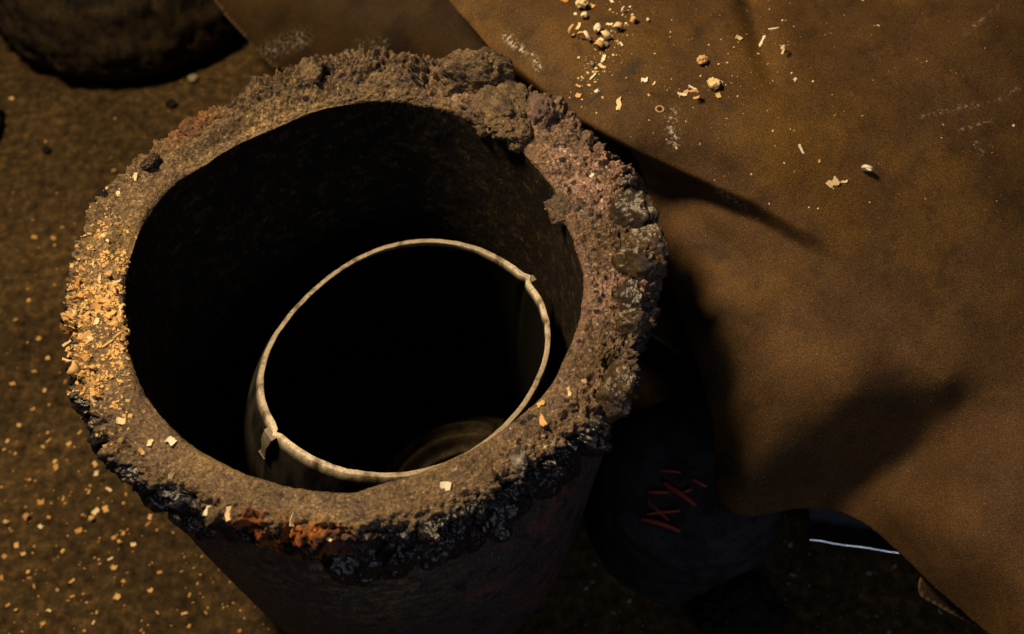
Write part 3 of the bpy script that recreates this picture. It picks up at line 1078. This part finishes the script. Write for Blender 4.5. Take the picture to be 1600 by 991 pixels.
def shaving(u, v, kind, px, mat, label, group, which, rot=None, name=None, **kw):
    s = px * PXM * (1.45 if kind in ('curl', 'ring', 'hook') else 1.15)
    seed = int(u * 7 + v * 13)
    if kind == 'curl':
        me = ribbon('wood_shaving', s * 0.5, s * 0.28, kw.get('turns', 0.7), s * 0.25, 0.15)
    elif kind == 'ring':
        me = ribbon('wood_shaving', s * 0.22, s * 0.42, kw.get('turns', 1.6), s * 0.1, -0.35, n=40)
    elif kind == 'hook':
        me = ribbon('wood_shaving', s * 0.24, s * 0.38, kw.get('turns', 0.55), s * 0.2, 0.4)
    elif kind == 'bunch':
        me = crumple('wood_shaving', s * 0.56, seed % 97)
    elif kind == 'stick':
        me = flake('wood_chip', s, max(s * 0.16, 0.0012), seed, 0.0007, 0.15)
    elif kind == 'long':
        me = flake('wood_chip', s, s * 0.36, seed, 0.0006, 0.35)
    else:
        me = flake('wood_chip', s, s * 0.75, seed, 0.0006, 0.3)
    me.materials.append(M_WOOD[mat])
    o = link(name or ('wood_shaving' if kind in ('curl', 'ring', 'hook', 'bunch') else 'wood_chip'), me)
    tag(o, label, 'shaving' if kind in ('curl', 'ring', 'hook', 'bunch') else 'wood chip', group)
    o = put(o, u, v, which, rot)
    if o is not None and kind in ('ring',):
        o.rotation_euler.rotate_axis('Y', math.radians(75)) if False else None
    return o


G1 = 'wood shavings lying on the leather'
L_ = [(883, 2, 'flake', 9, 3, 'small orange chip at the very top edge, left of the big bunched shaving'),
      (910, 13, 'bunch', 19, 0, 'largest bunched cream shaving near the top edge of the leather'),
      (914, 27, 'curl', 12, 2, 'short curled tail just under the largest bunched shaving'),
      (925, 10, 'flake', 8, 1, 'golden scrap stuck to the right of the largest bunched shaving'),
      (899, 23, 'flake', 5, 2, 'tiny white scrap left of the largest bunched shaving'),
      (904, 42, 'long', 12, 0, 'cream bowed chip below the largest bunched shaving'),
      (933, 47, 'curl', 15, 2, 'smooth cream curl lying crosswise right of the bowed chip'),
      (953, 39, 'long', 9, 2, 'small pale sliver above the S-shaped curl'),
      (964, 49, 'curl', 15, 0, 'S-shaped pale curl, rightmost of the dense shaving cluster'),
      (949, 58, 'curl', 16, 0, 'upright cream curl in the middle of the dense shaving cluster'),
      (898, 54, 'hook', 14, 1, 'hooked golden curl, leftmost of the dense shaving cluster'),
      (919, 62, 'ring', 16, 2, 'pale spiral ring shaving in the dense cluster'),
      (909, 63, 'hook', 12, 1, 'thin looping tendril left of the spiral ring shaving'),
      (937, 64, 'flake', 8, 2, 'small rounded cream chip right of the spiral ring shaving'),
      (933, 78, 'curl', 16, 1, 'stubby golden curl under the spiral ring shaving'),
      (943, 92, 'long', 12, 2, 'ragged white chip below the stubby golden curl'),
      (941, 104, 'long', 11, 0, 'torn pale chip at the lower end of the dense cluster'),
      (927, 120, 'stick', 11, 2, 'pale straight splinter below the dense cluster'),
      (904, 135, 'stick', 9, 1, 'short amber splinter above the square chip'),
      (904, 150, 'flake', 8, 1, 'small square golden chip near the fold beside the crucible'),
      (932, 143, 'flake', 5, 2, 'tiny pale chip at the end of the dark scratch'),
      (971, 70, 'long', 8, 2, 'small white curved sliver right of the dense cluster'),
      (986, 34, 'curl', 12, 1, 'golden folded curl above and right of the dense cluster'),
      (1012, 33, 'bunch', 6, 0, 'tiny round cream bead of wood alone right of the folded curl'),
      (976, 21, 'hook', 8, 2, 'thin white hook near the top edge'),
      (956, 2, 'long', 11, 2, 'white sliver cut by the top edge of the picture'),
      (1007, 126, 'flake', 8, 2, 'white chip right of the dark round stain'),
      (1022, 131, 'long', 6, 0, 'small seed-shaped chip beside the white chip'),
      (968, 163, 'long', 17, 0, 'leaf-shaped pale sliver alone near the fold'),
      (1066, 148, 'long', 12, 2, 'white oval chip left of the C-shaped curl'),
      (1072, 144, 'flake', 6, 1, 'little golden chip touching the white oval chip'),
      (1082, 138, 'stick', 12, 2, 'upright white splinter above the C-shaped curl'),
      (1083, 154, 'hook', 17, 1, 'thin C-shaped golden curl'),
      (1097, 98, 'bunch', 15, 1, 'round crumpled golden shaving, upper of the two loose balls'),
      (1116, 136, 'bunch', 18, 0, 'round crumpled cream shaving, lower of the two loose balls'),
      (1107, 131, 'stick', 9, 0, 'whisker of wood left of the lower loose ball'),
      (1123, 150, 'flake', 8, 1, 'golden crumb below the lower loose ball'),
      (1154, 60, 'flake', 8, 0, 'pinkish square chip right of the upper loose ball'),
      (1190, 67, 'stick', 20, 2, 'long white stick-like sliver in the dark crease'),
      (1209, 46, 'stick', 13, 2, 'white crosswise splinter above the crease'),
      (1221, 85, 'hook', 14, 0, 'forked pale shaving right of the crease'),
      (1242, 125, 'flake', 5, 2, 'tiny white chip below the forked shaving'),
      (1252, 234, 'stick', 13, 2, 'pale bone-shaped splinter near the fold'),
      (1301, 286, 'flake', 13, 0, 'square tan chip left of the snail-shaped curl'),
      (1319, 284, 'long', 8, 2, 'tiny white chip between square chip and snail-shaped curl'),
      (1351, 267, 'ring', 15, 2, 'white snail-shaped curl alone on the leather'),
      (1280, 252, 'flake', 4, 1, 'tiny golden crumb above the square tan chip')]
for (u, v, k, px, m, lab) in L_:
    shaving(u, v, k, px, m, lab, G1, 'apron')


# grey pebbles on the leather and the floor
M_STONE = plain_mat('grey_stone', (0.16, 0.15, 0.15), 0.8, 0.3, 300)
M_STONE2 = plain_mat('tan_stone', (0.20, 0.155, 0.10), 0.85, 0.3, 300)


def pebble(u, v, px, which, mat, label, seed):
    v3, f = ICO2
    d = 1 + 0.4 * fbm(v3, 1.6, 3, 0.5, seed)
    P = v3 * d[:, None] * px * PXM * 0.5 * np.array([1.1, 0.9, 0.7]); P[:, 2] -= P[:, 2].min()
    me = mesh_np('pebble', P, f); me.materials.append(mat)
    o = link('pebble', me)
    tag(o, label, 'pebble')
    return put(o, u, v, which, lift=-0.0004)


pebble(926, 101, 8, 'apron', M_STONE, 'small grey pebble on the leather left of the ragged white chip', 3.0)
pebble(947, 71, 10, 'apron', M_STONE2, 'pale grey-tan pebble among the dense shaving cluster', 5.0)
pebble(303, 126, 26, 'floor', M_STONE2, 'tan pebble on the floor beside the old crucible', 7.0)

# pale hole rim round a near-black disc painted as the shade in the hole
def build_eyelet():
    loc, nor = hit(1031, 171, 'apron')
    V, F = [], []
    n, m = 28, 8
    for i in range(n):
        a = 2 * math.pi * i / n
        for j in range(m):
            b = 2 * math.pi * j / m
            r = 0.0021 + 0.0007 * math.cos(b)
            V.append((r * math.cos(a) * 1.15, r * math.sin(a), 0.0006 * math.sin(b)))
    F = grid_quads(n, m, True).tolist()
    F += [[(i * m) + m - 1, ((i + 1) % n) * m + m - 1, ((i + 1) % n) * m, i * m] for i in range(n)]
    o = link('hole_rim', mesh_np('hole_rim', V, F), plain_mat('raw_leather', (0.34, 0.22, 0.11), 0.8, 0.2, 900))
    o.location = loc + nor * 0.0002
    o.rotation_euler = nor.to_track_quat('Z', 'Y').to_euler()
    V = [(0, 0, 0)] + [(0.0016 * math.cos(2 * math.pi * i / 16), 0.0013 * math.sin(2 * math.pi * i / 16), 0) for i in range(16)]
    F = [[0, 1 + i, 1 + (i + 1) % 16] for i in range(16)]
    h = link('hole_shade_disc', mesh_np('hole_shade_disc', V, F), plain_mat('hole_shade', (0.004, 0.003, 0.003), 0.9, 0.1, 100))
    h.location = loc + nor * 0.0005
    h.rotation_euler = o.rotation_euler
    adopt(o, apron); adopt(h, apron)


build_eyelet()

# ---- chips on the crucible rim
G2 = 'golden wood chips heaped on the left rim'
lab2 = {'flake': 'flat golden wood chip among the heap on the left side of the crucible rim',
        'long': 'oblong golden wood chip among the heap on the left side of the crucible rim',
        'stick': 'thin golden splinter among the chips on the left side of the crucible rim',
        'curl': 'small rolled shaving among the chips on the left side of the crucible rim',
        'hook': 'open hooked shaving among the chips on the left side of the crucible rim'}
n_l = 0
while n_l < 64:
    v = random.choice([random.uniform(405, 640), random.gauss(500, 55)])
    lo = 103 + (abs(v - 500) / 140) ** 2 * 30
    hi = 192 - (abs(v - 520) / 150) ** 2 * 25
    if v > 560:
        hi = 150
    u = random.uniform(lo, hi)
    if fbm(np.array([[u, v, 0.0]]), 0.028, 2, 0.5, 3.3)[0] < -0.02 and random.random() < 0.8:
        continue
    k = random.choices(['flake', 'long', 'stick', 'curl', 'hook'], [4, 6, 3, 2, 1])[0]
    if shaving(u, v, k, random.uniform(6, 19), random.choice([1, 1, 3, 0]), lab2[k], G2, 'crucible') is not None:
        n_l += 1
for (u, v, k, px, m, rot, lab) in [(847, 656, 'long', 20, 1, 0.6, 'largest tan rectangular chip on the front right rim'),
                                   (846, 632, 'flake', 10, 1, None, 'small orange chip above the largest chip on the front right rim'),
                                   (890, 613, 'long', 11, 0, -0.7, 'pale oval chip between slag holes on the right rim'),
                                   (914, 595, 'flake', 6, 0, None, 'tiny pale chip near the dark hole on the right rim'),
                                   (698, 759, 'flake', 12, 2, 0.4, 'notched pale chip alone on the front rim'),
                                   (189, 658, 'flake', 10, 0, None, 'pale square chip on the lower left rim'),
                                   (235, 693, 'flake', 8, 0, None, 'pinkish small chip left of the square cream chip'),
                                   (267, 690, 'flake', 10, 2, 0.5, 'cream square chip near the inner edge at lower left'),
                                   (153, 615, 'long', 12, 1, 0.2, 'golden chip at the lower end of the left heap'),
                                   (266, 746, 'long', 14, 0, 0.6, 'oblong pale chip on the lower left rim edge'),
                                   (222, 706, 'flake', 8, 1, None, 'small golden chip above the oblong pale chip'),
                                   (323, 799, 'long', 11, 2, 0.1, 'white flat chip on the black slag edge'),
                                   (356, 804, 'long', 15, 0, 0.1, 'cream flat chip beside the rust patch'),
                                   (457, 812, 'long', 13, 0, 0.3, 'tan chip above the orange rust patch'),
                                   (512, 842, 'long', 9, 0, 1.3, 'upright cream chip on the rust patch'),
                                   (1003, 380, 'stick', 12, 1, 1.1, 'bright yellow splinter wedged between the glassy beads'),
                                   (925, 275, 'flake', 6, 2, None, 'tiny white chip on the upper right rim'),
                                   (212, 277, 'flake', 9, 0, None, 'cream pebble-like chip on the upper left rim'),
                                   (185, 302, 'long', 12, 0, 0.2, 'pale flat chip on the upper left rim')]:
    shaving(u, v, k, px, m, lab, 'single wood chips on the crucible rim', 'crucible', rot)

# ---- chips on the floor
FL = [(287, 117, 10), (235, 215, 13), (172, 360, 14), (125, 435, 20), (385, 440, 16), (330, 480, 13), (68, 540, 11), (97, 575, 9), (300, 690, 12),
      (490, 755, 13), (770, 823, 12), (205, 812, 11), (390, 862, 9), (628, 727, 9), (460, 597, 11), (475, 632, 11), (505, 525, 11), (557, 537, 10),
      (625, 422, 10), (400, 240, 10), (396, 200, 11), (130, 270, 11), (265, 345, 9), (170, 462, 9), (371, 318, 10), (440, 390, 13), (455, 307, 14),
      (515, 490, 9), (333, 70, 10), (205, 103, 11), (180, 130, 9), (35, 440, 14), (70, 808, 8), (515, 690, 8), (118, 650, 8), (262, 563, 8), (400, 400, 15), (230, 190, 9)]
G3 = 'wood chips scattered on the floor'
for (a, b, px) in FL:
    k = random.choice(['flake', 'long', 'flake', 'curl'])
    m = random.choice([1, 1, 0, 3])
    shaving(a / 2.6667, 650 + b / 2.6667, k, px * 0.85, m,
            'blurred %s %s on the floor at the lower left' % (('pale', 'golden', 'white', 'amber')[m], {'flake': 'square wood chip', 'long': 'oblong wood chip', 'curl': 'rolled shaving'}[k]), G3, 'floor')
for (u, v, px) in [(18, 154, 9), (54, 371, 10), (83, 373, 9), (60, 530, 9), (20, 600, 9), (45, 470, 7), (75, 560, 8), (30, 665, 8), (12, 690, 9), (70, 610, 7), (52, 640, 8), (25, 500, 7)]:
    shaving(u, v, 'flake', px, random.choice([1, 3, 3]), 'blurred amber wood chip on the floor left of the crucible', G3, 'floor')

# ---- fine sawdust: nobody could count it
def dust(name, pts_nrm, sizes, mat, label, jitter=0.0):
    V, F = [], []
    base = np.array([(-1, -1, 0), (1, -1, 0), (1, 1, 0), (-1, 1, 0), (-.8, -.8, 1), (.8, -.8, 1), (.8, .8, 1), (-.8, .8, 1)], float) * 0.5
    fc = np.array([(0, 1, 5, 4), (1, 2, 6, 5), (2, 3, 7, 6), (3, 0, 4, 7), (4, 5, 6, 7), (3, 2, 1, 0)])
    for i, (p, n) in enumerate(pts_nrm):
        s = sizes[i]
        e = random.uniform(0.35, 1.0)
        q = np.array((n.to_track_quat('Z', 'Y') @ Matrix.Rotation(random.uniform(0, 6.28), 3, 'Z').to_quaternion()).to_matrix())
        t = Matrix.Rotation(random.uniform(-0.5, 0.5), 3, 'X')
        b = base * np.array([s, s * e, s * 0.22]) * (1 + 0.25 * rng.uniform(-1, 1, (8, 1)))
        V.append((b @ np.array(t).T) @ q.T + np.array(p))
        F.append(fc + 8 * i)
    if not V:
        return None
    me = mesh_np(name, np.concatenate(V), np.concatenate(F), smooth=False)
    me.materials.append(mat)
    o = link(name, me)
    tag(o, label, 'sawdust', kind='stuff')
    return o


def spray(n, which, fn):
    out = []
    tries = 0
    while len(out) < n and tries < n * 6:
        tries += 1
        u, v = fn()
        p, nn = hit(u, v, which)
        if p is not None:
            out.append((p + nn * 0.0002, nn))
    return out


def left_rim():
    v = random.gauss(500, 90); return random.uniform(100, 205), v


pts = [x for x in spray(3000, 'crucible', left_rim) if x[0].z > H - 0.02 and x[1].z > 0.25]
kk = fbm(np.array([p_[0] for p_ in pts]), 75, 3, 0.5, 33.0)
pts = [p_ for p_, k_ in zip(pts, kk) if (k_ > 0.05 and random.random() < 0.8) or random.random() < 0.15]
dust('rim_sawdust', pts, [random.uniform(0.0007, 0.0026) for _ in pts], M_WOOD[1], 'fine golden sawdust coating the left of the crucible rim')


def all_rim():
    a = random.uniform(0, 2 * math.pi)
    r = random.uniform(0.138, 0.168)
    w = np.array([r * math.cos(a), r * math.sin(a), H]) - CAM
    c = w @ RC
    return 800 + FPX * c[0] / -c[2], 495.5 - FPX * c[1] / -c[2]


pts = [x for x in spray(380, 'crucible', all_rim) if x[0].z > H - 0.012 and x[1].z > 0.3]
dust('rim_grit', pts, [random.uniform(0.0005, 0.0011) for _ in pts], M_STONE2, 'fine pale grit and dust over the whole crucible rim')


def leather_spray():
    r = random.random()
    if r < 0.35:
        t = random.random()
        return 985 - 75 * t + random.gauss(0, 14), 15 + 130 * t + random.gauss(0, 12)
    if r < 0.55:
        return random.gauss(1100, 60), random.gauss(130, 40)
    if r < 0.7:
        return random.gauss(1200, 35), random.gauss(70, 60)
    return random.uniform(880, 1600), random.uniform(0, 330)


pts = spray(330, 'apron', leather_spray)
dust('leather_sawdust', pts, [min(0.0020, 0.0004 + random.expovariate(1 / 0.0004)) for _ in pts], M_WOOD[0], 'fine pale sawdust specks on the upper leather')
pts = spray(900, 'apron', lambda: (random.uniform(780, 1600), random.uniform(0, 990)))
dust('leather_lint', pts, [random.uniform(0.0003, 0.0007) for _ in pts], M_STONE2, 'tiny tan lint specks all over the leather')


def floor_spray():
    return (random.uniform(-40, 460), 120 + 880 * random.random() ** 0.6)


pts = spray(420, 'floor', floor_spray)
dust('floor_sawdust', pts, [min(0.0045, 0.0010 + random.expovariate(1 / 0.0010)) for _ in pts], M_WOOD[3], 'fine sawdust scattered over the floor')
pts = spray(260, 'floor', lambda: (random.uniform(900, 1500), random.uniform(600, 1000)))
dust('floor_grit', pts, [min(0.005, 0.0010 + random.expovariate(1 / 0.0012)) for _ in pts], M_STONE, 'grey grit on the shadowed floor at the lower right')

# ------------------------------------------------------------------ red strands, metal strip, lumps
M_RED = plain_mat('red_fibre', (0.26, 0.030, 0.015), 0.6, 0.3, 500)


def strand(pa, pb, r, label):
    """thin red strand between two photo points, resting on the pan"""
    A, _ = hit(*pa, 'pan'); B, _ = hit(*pb, 'pan')
    if A is None or B is None:
        A = Vector(at_z(*pa, 0.093)); B = Vector(at_z(*pb, 0.093))
    A = A + Vector((0, 0, r * 0.9)); B = B + Vector((0, 0, r * 0.9))
    n, m = 10, 8
    ax = (B - A); L = ax.length; ax.normalize()
    sd = ax.cross(Vector((0, 0, 1))).normalized(); up = sd.cross(ax)
    V = []
    for i in range(n):
        t = i / (n - 1)
        c = A.lerp(B, t) + sd * 0.02 * L * math.sin(3 * t + pa[0]) + up * 0.05 * L * math.sin(math.pi * t)
        rr = r * (0.65 + 0.35 * math.sin(math.pi * t))
        for j in range(m):
            b = 2 * math.pi * j / m
            V.append(c + sd * rr * math.cos(b) + up * rr * math.sin(b))
    F = [[i * m + j, i * m + (j + 1) % m, (i + 1) * m + (j + 1) % m, (i + 1) * m + j] for i in range(n - 1) for j in range(m)]
    c0 = np.array((A + B) / 2)
    me = mesh_np('red_strand', np.array(V) - c0, F)
    o = link('red_strand', me, M_RED)
    o.location = c0
    tag(o, label, 'strand', 'red strands in the shadow')


for pa, pb, r, lab in [((1038, 755), (1086, 792), .0022, 'thickest red strand, slanting across the others in the shadow'),
                       ((1012, 769), (1046, 771), .0012, 'thin red strand lying level left of the thickest strand'),
                       ((1002, 812), (1062, 832), .0022, 'lowest red strand on the dark pan'),
                       ((1010, 806), (1062, 798), .0014, 'red strand sloping up, crossed by a short one'),
                       ((1012, 784), (1044, 814), .0013, 'short red strand crossing the sloping one'),
                       ((1080, 750), (1104, 762), .0017, 'red strand nearest to the leather edge'),
                       ((1032, 735), (1064, 740), .0010, 'faint topmost red strand'),
                       ((1068, 770), (1080, 765), .0014, 'shortest red strand right of the thickest one')]:
    strand(pa, pb, r, lab)

# thin bright-edged metal strip lying under the leather
A = at_z(1265, 843, 0.035); B = at_z(1430, 867, 0.035)
d = (B - A) / np.linalg.norm(B - A); nrm = np.array([-d[1], d[0], 0])
Lm = np.linalg.norm(B - A) + 0.04
ns, V, F = 14, [], []
prof = [(0.0014 * math.cos(a_), 0.0014 * math.sin(a_)) for a_ in np.linspace(0.5 * math.pi, 1.5 * math.pi, 9)] + [(0.05, -0.0094), (0.05, -0.0066)]
for i in range(ns):
    for (w, z) in prof:
        V.append((Lm * i / (ns - 1), w + 0.0004 * math.sin(i * 1.7), z + 0.0003 * math.sin(i * 2.3)))
mp = len(prof)
F = [[i * mp + j, i * mp + (j + 1) % mp, (i + 1) * mp + (j + 1) % mp, (i + 1) * mp + j] for i in range(ns - 1) for j in range(mp)]
strip = link('steel_plate', mesh_np('steel_plate', V, F), plain_mat('bright_steel', (0.80, 0.82, 0.86), 0.20, 0.1, 200, 1.0))
strip.location = A
strip.rotation_euler = (0, 0, math.atan2(d[1], d[0]))
tag(strip, 'thin steel plate with a bright edge poking out from under the leather', 'plate')


# ragged dark lump at the left edge, and small slag crumbs on the floor
def floor_lump(u, v, scale, label, seed):
    p = at_z(u, v, 0.0)
    me = lump_mesh('slag_chunk', scale, seed, ICO4, c0=(0.012, 0.010, 0.009), c1=(0.022, 0.018, 0.014), rough=1.0)
    o = link('slag_chunk', me, M_BODY)
    o.location = (p[0], p[1], scale[2] * 0.55)
    tag(o, label, 'slag')


floor_lump(-26, 205, (0.020, 0.034, 0.022), 'dark slag chunk on the floor cut by the left edge of the picture', 4.0)
floor_lump(268, 164, (0.006, 0.005, 0.004), 'small dark slag crumb on the floor between crucible rim and rusty vessel', 6.0)
floor_lump(74, 236, (0.004, 0.004, 0.003), 'tiny dark slag crumb on the open floor at the left', 8.0)
floor_lump(1152, 962, (0.034, 0.026, 0.026), 'dark rounded slag lump on the shadowed floor at the bottom edge', 9.0)
